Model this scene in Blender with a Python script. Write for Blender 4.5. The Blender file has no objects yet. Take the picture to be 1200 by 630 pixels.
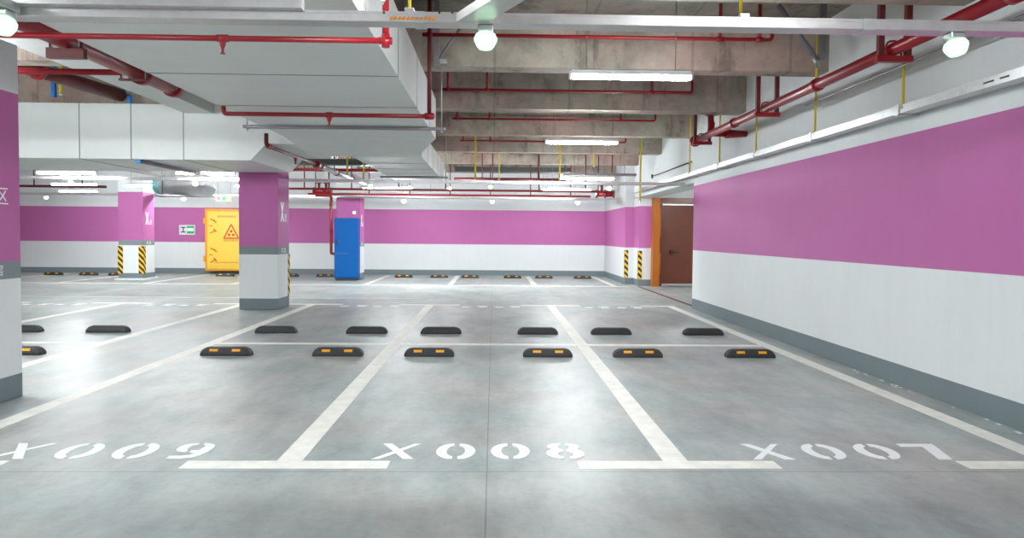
import bpy, bmesh, math, random
from mathutils import Vector, Matrix
random.seed(7)
SC = bpy.context.scene
COL = SC.collection
PI = math.pi

# ------------------------------------------------------------------ camera
YAW, PITCH, ROLL, FPX, CYP = 0.02578, -0.0351, 0.00846, 853.2, 304.74
EYE = Vector((0, 0, 1.5))
FW = Vector((math.sin(YAW)*math.cos(PITCH), math.cos(YAW)*math.cos(PITCH), math.sin(PITCH)))
_r = Vector((math.cos(YAW), -math.sin(YAW), 0)); _u = _r.cross(FW)
RT = _r*math.cos(ROLL) + _u*math.sin(ROLL); UP = RT.cross(FW)

def at(px, py, axis, v):
    """point of the place seen at photo position px,py on the plane axis = v"""
    d = FW + RT*((px-600)/FPX) - UP*((py-CYP)/FPX)
    i = 'xyz'.index(axis)
    return EYE + d*((v-EYE[i])/d[i])

cd = bpy.data.cameras.new('camera'); cam = bpy.data.objects.new('camera', cd); COL.objects.link(cam)
cd.sensor_width = 36; cd.lens = FPX*36/1200; cd.shift_y = (CYP-315)/1200
cd.clip_start = .05; cd.clip_end = 200
m3 = Matrix((RT, UP, -FW)).transposed()
cam.matrix_world = Matrix.Translation(EYE) @ m3.to_4x4()
SC.camera = cam

# ------------------------------------------------------------------ materials
def lin(c):
    return tuple((x/255/12.92 if x/255 <= .04045 else ((x/255+.055)/1.055)**2.4) for x in c) + (1,)

def base_mat(name):
    m = bpy.data.materials.new(name); m.use_nodes = True
    nt = m.node_tree; b = nt.nodes['Principled BSDF']
    return m, nt, b

def noise_of(nt, scale, detail=6, rough=.6, vec=None, stretch=None):
    n = nt.nodes.new('ShaderNodeTexNoise'); n.inputs['Scale'].default_value = scale
    n.inputs['Detail'].default_value = detail; n.inputs['Roughness'].default_value = rough
    if vec is None:
        g = nt.nodes.new('ShaderNodeNewGeometry'); vec = g.outputs['Position']
    if stretch:
        mp = nt.nodes.new('ShaderNodeVectorMath'); mp.operation = 'MULTIPLY'
        mp.inputs[1].default_value = stretch; nt.links.new(vec, mp.inputs[0]); vec = mp.outputs[0]
    nt.links.new(vec, n.inputs['Vector'])
    return n.outputs['Fac']

def ramp(nt, fac, stops, mode='LINEAR'):
    r = nt.nodes.new('ShaderNodeValToRGB'); r.color_ramp.interpolation = mode
    e = r.color_ramp.elements
    while len(e) > 1: e.remove(e[0])
    e[0].position = stops[0][0]; e[0].color = stops[0][1]
    for p, c in stops[1:]:
        k = e.new(p); k.color = c
    nt.links.new(fac, r.inputs['Fac'])
    return r.outputs['Color']

def mult(nt, a, b, fac=1, mode='MULTIPLY'):
    x = nt.nodes.new('ShaderNodeMix'); x.data_type = 'RGBA'; x.blend_type = mode
    if isinstance(fac, (int, float)): x.inputs[0].default_value = fac
    else: nt.links.new(fac, x.inputs[0])
    for v, i in ((a, 6), (b, 7)):
        if isinstance(v, tuple): x.inputs[i].default_value = v
        else: nt.links.new(v, x.inputs[i])
    return x.outputs[2]

def grey(v): return (v, v, v, 1)

def mat(name, rgb, rough=.5, metal=0, var=.08, scale=6, spec=.5, bump=0):
    m, nt, b = base_mat(name)
    f = noise_of(nt, scale)
    c = mult(nt, lin(rgb), ramp(nt, f, [(.3, grey(1-var)), (.7, grey(1+var*.3))]))
    nt.links.new(c, b.inputs['Base Color'])
    b.inputs['Roughness'].default_value = rough; b.inputs['Metallic'].default_value = metal
    b.inputs['Specular IOR Level'].default_value = spec
    if bump:
        bp = nt.nodes.new('ShaderNodeBump'); bp.inputs['Strength'].default_value = bump
        bp.inputs['Distance'].default_value = .01
        nt.links.new(f, bp.inputs['Height']); nt.links.new(bp.outputs[0], b.inputs['Normal'])
    return m

def glow(name, rgb, strength):
    m, nt, b = base_mat(name)
    b.inputs['Base Color'].default_value = lin(rgb)
    b.inputs['Emission Color'].default_value = lin(rgb)
    b.inputs['Emission Strength'].default_value = strength
    return m

def banded(name, bands, rough=.5, var=.04):
    """paint bands by height: [(z_from, rgb), ...]"""
    m, nt, b = base_mat(name)
    g = nt.nodes.new('ShaderNodeNewGeometry'); s = nt.nodes.new('ShaderNodeSeparateXYZ')
    nt.links.new(g.outputs['Position'], s.inputs[0])
    d = nt.nodes.new('ShaderNodeMath'); d.operation = 'DIVIDE'; d.inputs[1].default_value = 5
    nt.links.new(s.outputs['Z'], d.inputs[0])
    c = ramp(nt, d.outputs[0], [(max(0, z/5), lin(rgb)) for z, rgb in bands], 'CONSTANT')
    f = noise_of(nt, 1.3, 5, .6)
    c = mult(nt, c, ramp(nt, f, [(.3, grey(1-var)), (.7, grey(1))]))
    f2 = noise_of(nt, 9, 3, .6, None, (1, 1, .15))
    c = mult(nt, c, ramp(nt, f2, [(.3, grey(1-var*.5)), (.6, grey(1))]))
    nt.links.new(c, b.inputs['Base Color'])
    b.inputs['Roughness'].default_value = rough+.15; b.inputs['Specular IOR Level'].default_value = .2
    return m

SKIRT, WHITE, PURPLE, BAND = (120, 132, 137), (226, 230, 231), (187, 108, 164), (130, 140, 143)
M = {}
M['wall'] = banded('wall_paint', [(0, SKIRT), (.213, WHITE), (1.203, PURPLE), (2.52, WHITE)])
M['wall_far'] = banded('far_wall_paint', [(0, SKIRT), (.19, WHITE), (1.12, PURPLE), (2.37, WHITE)])
M['column'] = banded('column_paint', [(0, SKIRT), (.2, WHITE), (1.07, BAND), (1.225, PURPLE), (2.712, WHITE)])
M['upper_wall'] = mat('upper_wall_paint', (218, 220, 218), .7, var=.08, scale=2)
M['white'] = mat('white_paint', (228, 231, 230), .5)
M['duct'] = mat('duct_sheet', (226, 231, 228), .42, var=.05, scale=1.5)
M['duct_seam'] = mat('duct_flange_grey', (120, 126, 124), .5)
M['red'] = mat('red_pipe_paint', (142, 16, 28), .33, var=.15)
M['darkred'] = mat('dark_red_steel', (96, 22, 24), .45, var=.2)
M['galv'] = mat('galvanised_steel', (196, 200, 200), .33, .85, var=.14, scale=18)
M['trunk'] = mat('trunk_steel', (205, 203, 203), .3, .7, var=.12, scale=14)
M['strut'] = mat('grey_steel_strut', (132, 128, 134), .45, .5)
M['yellow_rod'] = mat('yellow_rod_sleeve', (214, 190, 40), .5)
M['yellow'] = mat('yellow_door_paint', (242, 202, 76), .42, var=.04)
M['orange'] = mat('orange_frame_paint', (238, 160, 30), .42)
M['ochre'] = mat('ochre_frame_paint', (172, 94, 14), .4)
M['brown'] = mat('brown_door_paint', (116, 60, 42), .38, var=.12, scale=2)
M['blue'] = mat('blue_cabinet_paint', (0, 86, 158), .5, var=.05, spec=.2)
M['black'] = mat('black_rubber', (44, 46, 48), .6, var=.25, scale=30)
M['reflector'] = mat('amber_reflector', (245, 168, 22), .35, var=.1, scale=40)
M['guard_yellow'] = mat('guard_yellow', (240, 190, 30), .5)
M['fan'] = mat('fan_sheet', (226, 228, 230), .3, .15)
M['dark'] = mat('dark_steel', (52, 52, 54), .5, .2)
M['darkgreen'] = mat('dark_green_tray', (52, 62, 56), .5)
M['cream'] = mat('road_paint', (232, 231, 223), .55, var=.16, scale=7)
M['stencil'] = mat('stencil_paint', (236, 239, 238), .55, var=.08, scale=12)
M['faded'] = mat('faded_road_paint', (196, 202, 201), .5, var=.2, scale=5)
M['letter'] = mat('white_lettering', (240, 238, 242), .5)
M['marking_red'] = mat('red_marking', (200, 74, 24), .5)
M['sign_green'] = mat('sign_green', (60, 170, 110), .5)
M['sign_blue'] = mat('sign_navy', (40, 40, 110), .5)
M['orange_letter'] = mat('orange_lettering', (240, 150, 30), .5)
M['teal'] = mat('teal_bellmouth', (120, 205, 210), .35)
M['clamp_blue'] = mat('blue_clamp', (30, 120, 190), .4)
M['tube'] = glow('lit_tube', (246, 252, 254), 190)
M['globe'] = glow('lit_globe', (205, 252, 214), .85)
M['globe_white'] = glow('lit_globe_white', (236, 250, 246), 2.2)
M['pir'] = glow('small_sensor_lamp', (236, 250, 246), 1.2)
M['sign_lit'] = glow('lit_sign_yellow', (240, 215, 110), .8)
M['exit_lit'] = glow('lit_exit_green', (170, 240, 190), .9)

# raw concrete for beams and slab
def concrete(name, rgb, lo=.62):
    m, nt, b = base_mat(name)
    f1 = noise_of(nt, 1.1, 8, .65); f2 = noise_of(nt, 5, 6, .7)
    g = nt.nodes.new('ShaderNodeNewGeometry'); s = nt.nodes.new('ShaderNodeSeparateXYZ')
    nt.links.new(g.outputs['Position'], s.inputs[0])
    # formwork panel joints every 1.22 m along x
    a = nt.nodes.new('ShaderNodeMath'); a.operation = 'PINGPONG'; a.inputs[1].default_value = .61
    nt.links.new(s.outputs['X'], a.inputs[0])
    j = ramp(nt, a.outputs[0], [(0, grey(.72)), (.012, grey(.78)), (.02, grey(1))])
    c = mult(nt, lin(rgb), ramp(nt, f1, [(.34, grey(lo)), (.5, grey(.92)), (.68, grey(1.12))]))
    c = mult(nt, c, ramp(nt, f2, [(.3, grey(.78)), (.5, grey(1)), (.75, grey(1.08))]))
    c = mult(nt, c, j)
    st = noise_of(nt, 2.3, 5, .7, None, (1, 1, .35))
    c = mult(nt, c, ramp(nt, st, [(.36, grey(.55)), (.46, grey(.97)), (.62, grey(1.05))]))
    c = mult(nt, c, ramp(nt, noise_of(nt, .7, 3), [(.4, lin((255, 238, 232))), (.6, lin((240, 246, 236)))]))
    nt.links.new(c, b.inputs['Base Color']); b.inputs['Roughness'].default_value = .8
    bp = nt.nodes.new('ShaderNodeBump'); bp.inputs['Strength'].default_value = .25; bp.inputs['Distance'].default_value = .01
    nt.links.new(f2, bp.inputs['Height']); nt.links.new(bp.outputs[0], b.inputs['Normal'])
    return m
M['concrete'] = concrete('raw_concrete', (172, 160, 153))
M['slab'] = concrete('slab_concrete', (150, 146, 140), .75)

def floor_mat():
    m, nt, b = base_mat('polished_concrete_floor')
    g = nt.nodes.new('ShaderNodeNewGeometry'); pos = g.outputs['Position']
    s = nt.nodes.new('ShaderNodeSeparateXYZ'); nt.links.new(pos, s.inputs[0])
    big = noise_of(nt, .45, 5, .6, pos); mid = noise_of(nt, 1.7, 8, .68, pos, (1, .55, 1)); fine = noise_of(nt, 14, 8, .75, pos)
    swirl = noise_of(nt, 3.2, 4, .6, pos, (1.6, .5, 1))
    c = ramp(nt, big, [(.3, lin((152, 159, 159))), (.7, lin((176, 178, 175)))])
    c = mult(nt, c, ramp(nt, mid, [(.28, grey(.66)), (.5, grey(.95)), (.72, grey(1.2))]))
    c = mult(nt, c, ramp(nt, noise_of(nt, .8, 4, .6, pos), [(.36, lin((255, 250, 246))), (.58, lin((248, 255, 254)))]))
    c = mult(nt, c, ramp(nt, swirl, [(.25, grey(.84)), (.62, grey(1.03))]))
    c = mult(nt, c, ramp(nt, fine, [(.28, grey(.86)), (.5, grey(1)), (.75, grey(1.06))]))
    # saw-cut joints: one along the bays, one across
    def joint(sock, where, half):
        d = nt.nodes.new('ShaderNodeMath'); d.operation = 'SUBTRACT'; d.inputs[1].default_value = where
        nt.links.new(sock, d.inputs[0])
        q = nt.nodes.new('ShaderNodeMath'); q.operation = 'ABSOLUTE'; nt.links.new(d.outputs[0], q.inputs[0])
        w = nt.nodes.new('ShaderNodeMath'); w.operation = 'LESS_THAN'; w.inputs[1].default_value = half
        nt.links.new(q.outputs[0], w.inputs[0]); return w.outputs[0]
    for sock, where, half in ((s.outputs['X'], -.03, .004), (s.outputs['Y'], 4.56, .005), (s.outputs['Y'], -1.5, .005), (s.outputs['X'], -6.2, .004)):
        c = mult(nt, c, grey(.6), joint(sock, where, half))
    # worn tyre arcs in the aisle (dark rubber dirt)
    for cx, cy, r, w in ((-3.6, 1.2, 2.6, .05), (-3.6, 1.2, 2.45, .04), (-4.6, 3.1, 2.9, .03), (1.2, -2.2, 5.6, .06), (-1.9, 2.4, 1.6, .03)):
        v = nt.nodes.new('ShaderNodeVectorMath'); v.operation = 'DISTANCE'; v.inputs[1].default_value = (cx, cy, 0)
        nt.links.new(pos, v.inputs[0])
        dd = nt.nodes.new('ShaderNodeMath'); dd.operation = 'SUBTRACT'; dd.inputs[1].default_value = r; nt.links.new(v.outputs['Value'], dd.inputs[0])
        qq = nt.nodes.new('ShaderNodeMath'); qq.operation = 'ABSOLUTE'; nt.links.new(dd.outputs[0], qq.inputs[0])
        sm = nt.nodes.new('ShaderNodeMapRange'); sm.inputs[1].default_value = 0; sm.inputs[2].default_value = w*2.2; sm.inputs[3].default_value = 1; sm.inputs[4].default_value = 0
        nt.links.new(qq.outputs[0], sm.inputs[0]); f = sm.outputs[0]
        k = nt.nodes.new('ShaderNodeMath'); k.operation = 'MULTIPLY'; nt.links.new(f, k.inputs[0])
        rr = nt.nodes.new('ShaderNodeMapRange'); rr.inputs[1].default_value = .45; rr.inputs[2].default_value = .62
        rr.inputs[3].default_value = 0; rr.inputs[4].default_value = .35
        nt.links.new(mid, rr.inputs[0]); nt.links.new(rr.outputs[0], k.inputs[1])
        c = mult(nt, c, grey(.8), k.outputs[0])
    nt.links.new(c, b.inputs['Base Color'])
    ro = nt.nodes.new('ShaderNodeMapRange'); ro.inputs[1].default_value = 0; ro.inputs[2].default_value = 1
    ro.inputs[3].default_value = .34; ro.inputs[4].default_value = .48
    nt.links.new(mid, ro.inputs[0]); nt.links.new(ro.outputs[0], b.inputs['Roughness'])
    b.inputs['Specular IOR Level'].default_value = .22
    bp = nt.nodes.new('ShaderNodeBump'); bp.inputs['Strength'].default_value = .06; bp.inputs['Distance'].default_value = .01
    nt.links.new(fine, bp.inputs['Height']); nt.links.new(bp.outputs[0], b.inputs['Normal'])
    return m
M['floor'] = floor_mat()

def hazard():
    m, nt, b = base_mat('hazard_stripes')
    g = nt.nodes.new('ShaderNodeNewGeometry'); s = nt.nodes.new('ShaderNodeSeparateXYZ'); nt.links.new(g.outputs['Position'], s.inputs[0])
    a = nt.nodes.new('ShaderNodeMath'); a.operation = 'ADD'; nt.links.new(s.outputs['X'], a.inputs[0]); nt.links.new(s.outputs['Y'], a.inputs[1])
    e = nt.nodes.new('ShaderNodeMath'); e.operation = 'ADD'; nt.links.new(a.outputs[0], e.inputs[0]); nt.links.new(s.outputs['Z'], e.inputs[1])
    k = nt.nodes.new('ShaderNodeMath'); k.operation = 'PINGPONG'; k.inputs[1].default_value = .09; nt.links.new(e.outputs[0], k.inputs[0])
    c = ramp(nt, k.outputs[0], [(0, lin((28, 28, 30))), (.045, lin((240, 190, 30)))], 'CONSTANT')
    nt.links.new(c, b.inputs['Base Color']); b.inputs['Roughness'].default_value = .5
    return m
M['hazard'] = hazard()

# ------------------------------------------------------------------ mesh builder
class MB:
    def __init__(s): s.bm = bmesh.new()
    def box(s, x0, x1, y0, y1, z0, z1, bev=0):
        vs = [s.bm.verts.new((x, y, z)) for z in (z0, z1) for x, y in ((x0, y0), (x1, y0), (x1, y1), (x0, y1))]
        fs = [s.bm.faces.new([vs[i] for i in q]) for q in ((3, 2, 1, 0), (4, 5, 6, 7), (0, 1, 5, 4), (1, 2, 6, 5), (2, 3, 7, 6), (3, 0, 4, 7))]
        if bev:
            es = list({e for f in fs for e in f.edges})
            bmesh.ops.bevel(s.bm, geom=es, offset=bev, segments=2, affect='EDGES', profile=.5)
        return s
    def cyl(s, p0, p1, r, r1=None, seg=14, cap=True):
        p0, p1 = Vector(p0), Vector(p1); d = p1-p0
        q = d.normalized().to_track_quat('Z', 'Y').to_matrix()
        A, B = [], []
        for i in range(seg):
            a = 2*PI*i/seg; o = q @ Vector((math.cos(a), math.sin(a), 0))
            A.append(s.bm.verts.new(p0+o*r)); B.append(s.bm.verts.new(p1+o*(r if r1 is None else r1)))
        for i in range(seg):
            f = s.bm.faces.new((A[i], A[(i+1) % seg], B[(i+1) % seg], B[i])); f.smooth = True
        if cap: s.bm.faces.new(A[::-1]); s.bm.faces.new(B)
        return s
    def tube(s, pts, r, seg=14, bend=None):
        """swept round pipe with rounded corners"""
        P = [Vector(p) for p in pts]; bend = bend or r*2.2
        path = [P[0]]
        for i in range(1, len(P)-1):
            a, c, b = P[i-1], P[i], P[i+1]
            k = min(bend, (a-c).length*.45, (b-c).length*.45)
            s0, s1 = c+(a-c).normalized()*k, c+(b-c).normalized()*k
            for t in (0, .25, .5, .75, 1):
                path.append(s0*(1-t)**2 + c*2*t*(1-t) + s1*t*t)
        path.append(P[-1])
        rings = []; n = None
        for i, p in enumerate(path):
            d = (path[min(i+1, len(path)-1)]-path[max(i-1, 0)]).normalized()
            if n is None:
                n = d.orthogonal().normalized()
            else:
                n = (n-d*n.dot(d)).normalized()
            b = d.cross(n)
            rings.append([s.bm.verts.new(p+(n*math.cos(2*PI*k/seg)+b*math.sin(2*PI*k/seg))*r) for k in range(seg)])
        for A, B in zip(rings, rings[1:]):
            for k in range(seg):
                f = s.bm.faces.new((A[k], A[(k+1) % seg], B[(k+1) % seg], B[k])); f.smooth = True
        s.bm.faces.new(rings[0][::-1]); s.bm.faces.new(rings[-1])
        return s
    def lathe(s, prof, o, axis=(0, 0, 1), seg=20):
        o = Vector(o); q = Vector(axis).normalized().to_track_quat('Z', 'Y').to_matrix(); rings = []
        for r, h in prof:
            rings.append([s.bm.verts.new(o+q @ Vector((r*math.cos(2*PI*k/seg), r*math.sin(2*PI*k/seg), h))) for k in range(seg)])
        for A, B in zip(rings, rings[1:]):
            for k in range(seg):
                f = s.bm.faces.new((A[k], A[(k+1) % seg], B[(k+1) % seg], B[k])); f.smooth = True
        s.bm.faces.new(rings[0][::-1]); s.bm.faces.new(rings[-1])
        return s
    def loft(s, rings, smooth=False):
        R = [[s.bm.verts.new(p) for p in r] for r in rings]; n = len(R[0])
        for A, B in zip(R, R[1:]):
            for k in range(n):
                f = s.bm.faces.new((A[k], A[(k+1) % n], B[(k+1) % n], B[k])); f.smooth = smooth
        s.bm.faces.new(R[0][::-1]); s.bm.faces.new(R[-1])
        return s
    def prism(s, poly, o, u, v, h):
        """polygon (2-D) laid on axes u,v at o, thickened by h along u x v"""
        o, u, v = Vector(o), Vector(u), Vector(v); n = u.cross(v).normalized()*h
        A = [s.bm.verts.new(o+u*a+v*b) for a, b in poly]; B = [s.bm.verts.new(o+u*a+v*b+n) for a, b in poly]
        k = len(poly)
        for i in range(k): s.bm.faces.new((A[i], A[(i+1) % k], B[(i+1) % k], B[i]))
        s.bm.faces.new(A[::-1]); s.bm.faces.new(B)
        return s
    def build(s, name, m, parent=None, smooth_angle=None):
        bmesh.ops.recalc_face_normals(s.bm, faces=s.bm.faces)
        me = bpy.data.meshes.new(name)
        off = Vector((0, 0, 0)); p = parent
        while p is not None:
            off += p.location; p = p.parent
        bmesh.ops.translate(s.bm, verts=s.bm.verts, vec=-off)
        s.bm.to_mesh(me); s.bm.free()
        me.materials.append(M[m] if isinstance(m, str) else m)
        o = bpy.data.objects.new(name, me); COL.objects.link(o); o.parent = parent
        return o

def tag(o, label, cat, group=None, kind=None):
    o['label'] = label
    o['category'] = cat
    if group: o['group'] = group
    if kind: o['kind'] = kind
    return o

def thing(name, label, cat, loc=(0, 0, 0), group=None):
    o = bpy.data.objects.new(name, None); o.empty_display_size = .1; COL.objects.link(o); o.location = loc
    return tag(o, label, cat, group)

def children(o): return [c for c in o.children]
def copy_tree(o, parent=None):
    c = o.copy(); COL.objects.link(c); c.parent = parent
    for ch in children(o): copy_tree(ch, c)
    return c

def text_mesh(name, body, size, o, u, v, m, parent, depth=.002, ax='LEFT'):
    """lettering as a thin mesh; o = lower left corner, u = reading direction, v = up"""
    cu = bpy.data.curves.new(name, 'FONT'); cu.body = body; cu.size = size; cu.extrude = depth/2; cu.align_x = ax
    t = bpy.data.objects.new(name, cu); COL.objects.link(t)
    dg = bpy.context.evaluated_depsgraph_get()
    me = bpy.data.meshes.new_from_object(t.evaluated_get(dg))
    bpy.data.objects.remove(t); bpy.data.curves.remove(cu)
    me.name = name
    u, v = Vector(u), Vector(v); n = u.normalized().cross(v.normalized())
    off = Vector((0, 0, 0)); p = parent
    while p is not None:
        off += p.location; p = p.parent
    me.transform(Matrix.Translation(Vector(o)-off) @ Matrix((u, v, n)).transposed().to_4x4())
    me.materials.clear(); me.materials.append(M[m])
    ob = bpy.data.objects.new(name, me); COL.objects.link(ob); ob.parent = parent
    return ob

# ------------------------------------------------------------------ setting
XW = 4.138          # right wall plane
XL = -18.0; YB = -7.0; YF = 26.6; ZS = 4.2
def struct(name, mb, m, label, cat):
    return tag(mb.build(name, m), label, cat, None, 'structure')

floor = struct('floor', MB().box(XL-.3, 9, YB-.3, YF+.3, -.2, 0), 'floor', 'grey polished concrete garage floor with painted bay lines', 'floor')
ceiling = struct('ceiling', MB().box(XL-.3, 9, YB-.3, YF+.3, ZS, ZS+.2), 'slab', 'raw concrete slab above the parking bays', 'ceiling')
struct('wall_right', MB().box(XW, XW+.66, YB, 15.0, 0, ZS).box(XW+.06, XW+.66, 15.0, 21.6, 2.62, ZS),
       'wall', 'white wall with purple band and grey skirting on the right', 'wall')
struct('wall_far', MB().box(XL, XW+.8, YF, YF+.3, 0, ZS), 'wall_far', 'white far wall with purple band behind the last bays', 'wall')
struct('wall_left', MB().box(XL-.3, XL, YB, YF, 0, ZS), 'wall', 'white wall with purple band closing the garage on the left', 'wall')
struct('wall_back', MB().box(XL, XW, YB-.3, YB, 0, ZS), 'wall', 'white wall with purple band behind the camera', 'wall')
# the stepped pier and the wall round the brown door
PX0, PX1, PX2 = 4.07, 4.33, 4.70
struct('wall_pier', MB().box(PX0, PX0+.6, 22.4, YF, 0, ZS).box(PX1, PX2, 21.6, 22.4, 0, ZS), 'wall_far', 'stepped wall pier with purple band left of the brown door', 'wall')
struct('wall_doorway', MB().box(PX2, 6.5, 21.55, 21.9, 2.5, ZS).box(6.5, 9, 21.55, 21.9, 0, ZS).box(XW+.66, 9, 14.7, 15.0, 0, ZS).box(8.7, 9, 15, 21.6, 0, ZS).box(XW+.8, 8.7, YF-1.5, YF-1.2, 0, ZS).box(8.6, 8.9, 21.9, YF-1.5, 0, ZS),
       'upper_wall', 'pale wall around and behind the brown door on the right', 'wall')

# beams under the slab
for y0, y1, lab in ((-2.6, -2.3, 'raw concrete beam behind the camera'), (.3, .6, 'raw concrete beam overhead just before the camera'), (3.2, 3.5, 'raw concrete beam above the near cable trunk'),
                    (6.1, 6.4, 'raw concrete beam cut by the top edge of the photo'), (9.0, 9.3, 'raw concrete beam nearest of those in full view'), (11.95, 12.3, 'second raw concrete beam behind the nearest tube light'),
                    (15.03, 15.32, 'third raw concrete beam counting from the near one'), (18.2, 18.5, 'fourth raw concrete beam above the bright middle trunk'), (21.1, 21.4, 'fifth raw concrete beam, short end beside the wall pier'), (24.2, 24.5, 'last raw concrete beam near the far wall')):
    struct('ceiling_beam', MB().box(XL, 4.2 if y0 > 14.5 else XW, y0, y1, 3.55, ZS), 'concrete', lab, 'beam')
struct('ceiling_beam', MB().box(-4.95, -4.5, YB, YF, 3.4, ZS), 'upper_wall', 'pale painted beam running away along the column row', 'beam')
struct('ceiling_beam', MB().box(-11.6, -11.1, YB, YF, 3.4, ZS), 'upper_wall', 'pale painted beam above the far left column row', 'beam')

# ------------------------------------------------------------------ floor paint (parts of the floor)
PZ = .0015
def paint(name, x0, x1, y0, y1, m='cream', h=0):
    return MB().prism([(x0, y0), (x1, y0), (x1, y1), (x0, y1)], (0, 0, 0), (1, 0, 0), (0, 1, 0), PZ+h).build(name, m, floor)
LA, LB, LC, LD, LE, LF, LG = -1.33, 1.225, 3.78, -3.80, -5.22, -7.75, -10.3
HW = .083
for x in (LA, LB, LC, LD, LE, LF, LG):
    paint('bay_line', x-HW, x+HW, 4.78, 15.33)
    if x != LE: paint('bay_crossbar', x-.66, x+.66 if x < LC else XW-.03, 4.62, 4.78)
    paint('bay_crossbar', x-.63, x+.63 if x < LC else x+.1, 15.33, 15.5)
paint('row_line', LD, LC, 9.82, 9.98, h=-.0007); paint('row_line', -11.5, LE, 9.80, 9.96, h=-.0007)
for x in (-1.27, 1.24, 3.6, -3.75, -7.6, -10.1, -12.6, -15.1):
    paint('bay_line', x-.08, x+.08, 21.38, 26.2)
paint('row_line', -16, 4.0, 21.2, 21.38)
f = paint('row_line', -11.0, -1.6, 16.82, 16.95, 'faded'); f['label'] = 'worn, nearly rubbed out painted line'

# stencilled bay numbers
def arc(cx, cy, rx, ry, a0, a1, n=14):
    return [(cx+rx*math.cos(math.radians(a0+(a1-a0)*i/n)), cy+ry*math.sin(math.radians(a0+(a1-a0)*i/n))) for i in range(n+1)]
def glyph(ch):
    if ch == '0':
        R = arc(.018, 0, .117, .18, 90, -90) + arc(.018, 0, .045, .115, -90, 90)
        return [R, [(-x, y) for x, y in R]]
    if ch == '8':
        R = [(.018, .178), (.07, .172), (.105, .145), (.115, .105), (.105, .07), (.085, .04), (.12, .005), (.132, -.05), (.125, -.105), (.095, -.15), (.05, -.175), (.018, -.178),
             (.018, -.135), (.045, -.115), (.055, -.075), (.045, -.04), (.012, -.012), (.012, .03), (.035, .055), (.042, .09), (.036, .12), (.018, .135)]
        return [R, [(-x, y) for x, y in R]]
    if ch == 'X':
        return [[(-.18, -.18), (-.125, -.18), (.125, .18), (.075, .18)], [(-.15, .18), (-.085, .18), (.105, -.18), (.035, -.18)]]
    if ch == '7':
        return [[(-.135, .18), (.125, .18), (.125, .15), (.05, -.18), (-.04, -.18), (.02, .115), (-.135, .115)]]
    if ch == '9':
        return [[(-.015, .178)] + [(-.06, .17), (-.105, .14), (-.122, .09), (-.118, .03), (-.095, -.015), (-.055, -.03), (-.03, -.03), (-.03, .01), (-.048, .03), (-.052, .09), (-.044, .125), (-.015, .14)],
                [(.02, .178), (.07, .17), (.11, .135), (.124, .07), (.118, -.03), (.098, -.1), (.06, -.155), (0, -.178), (-.1, -.178), (-.1, -.115), (-.02, -.115), (.02, -.1), (.045, -.06), (-.005, -.035), (-.005, .005), (.045, .01), (.05, .09), (.042, .13), (.02, .14)]]
def number(word, cx, cy, step=.377, rot=False, m='stencil'):
    mb = MB(); k = 0
    for i, ch in enumerate(word):
        for poly in glyph(ch):
            pts = [((i-1.5)*step+x, y) for x, y in poly]
            a = sum(p[0]*q[1]-q[0]*p[1] for p, q in zip(pts, pts[1:]+pts[:1]))
            if a < 0: pts = pts[::-1]
            k += 1; mb.prism(pts, (cx, cy, 0), (-1, 0, 0) if rot else (1, 0, 0), (0, -1, 0) if rot else (0, 1, 0), PZ+.0004*k)
    o = mb.build('bay_number', m, floor); return o
for w, cx in (('X008', -.06), ('X007', 2.51), ('X009', -2.62)):
    number(w, cx, 4.995)['label'] = 'white stencilled bay number ' + w
# worn, unreadable stencil patches at the far end of the back bays
for cx in (-.05, -2.55, 2.5, -6.5, -9.0):
    mb = MB()
    for i in range(4):
        x = cx+(i-1.5)*.34
        mb.prism([(x-.1, 14.98), (x+.06, 14.95), (x+.11, 15.06), (x-.05, 15.12)], (0, 0, 0), (1, 0, 0), (0, 1, 0), PZ)
        if i % 2: mb.prism([(x-.12, 15.2), (x+.1, 15.18), (x+.12, 15.26), (x-.1, 15.28)], (0, 0, 0), (1, 0, 0), (0, 1, 0), PZ)
    o = mb.build('worn_stencil', 'stencil', floor)
for cx in (-.05, -2.5, 2.4):
    mb = MB()
    for i in range(4):
        x = cx+(i-1.5)*.34; mb.prism([(x-.11, 21.5), (x+.1, 21.5), (x+.1, 21.75), (x-.11, 21.75)], (0, 0, 0), (1, 0, 0), (0, 1, 0), PZ)
    mb.build('worn_stencil', 'faded', floor)
# flecks of white paint dropped along the right skirting
mb = MB()
for i in range(26):
    y = random.uniform(4.6, 8.6); x = XW-.02-random.uniform(0, .05); s = random.uniform(.006, .022)
    mb.prism([(x-s, y-s*2), (x+s*.6, y-s), (x+s, y+s*1.6), (x-s*.7, y+s*2)], (0, 0, 0), (1, 0, 0), (0, 1, 0), PZ)
mb.build('paint_fleck', 'stencil', floor)['kind'] = 'stuff'

# ------------------------------------------------------------------ wheel stops
def ring(hx, hy, z, r, n=5):
    out = []
    for sx, sy, a0 in ((1, -1, -90), (1, 1, 0), (-1, 1, 90), (-1, -1, 180)):
        for i in range(n+1):
            a = math.radians(a0+90*i/n)
            out.append((sx*(hx-r)+r*math.cos(a), sy*(hy-r)+r*math.sin(a), z))
    return out
def make_stop(refl):
    t = thing('wheel_stop', '', 'wheel stop')
    MB().loft([ring(.305, .08, 0, .03), ring(.305, .08, .03, .03), ring(.295, .072, .052, .03), ring(.275, .06, .078, .03), ring(.245, .05, .095, .03), ring(.22, .043, .1, .03)], False).build('body', 'black', t)
    if refl:
        for s in (-1, 1):
            MB().prism([(-.05, 0), (.05, 0), (.05, .03), (-.05, .03)], (s*.135, -.0725, .0545), (1, 0, 0), (0, .42, .907), .004).build('reflector', 'reflector', t)
    for s in (-1, 0, 1):
        MB().cyl((s*.2, 0, .092), (s*.2, 0, .103), .014, seg=10).build('bolt', 'dark', t)
    return t
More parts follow.
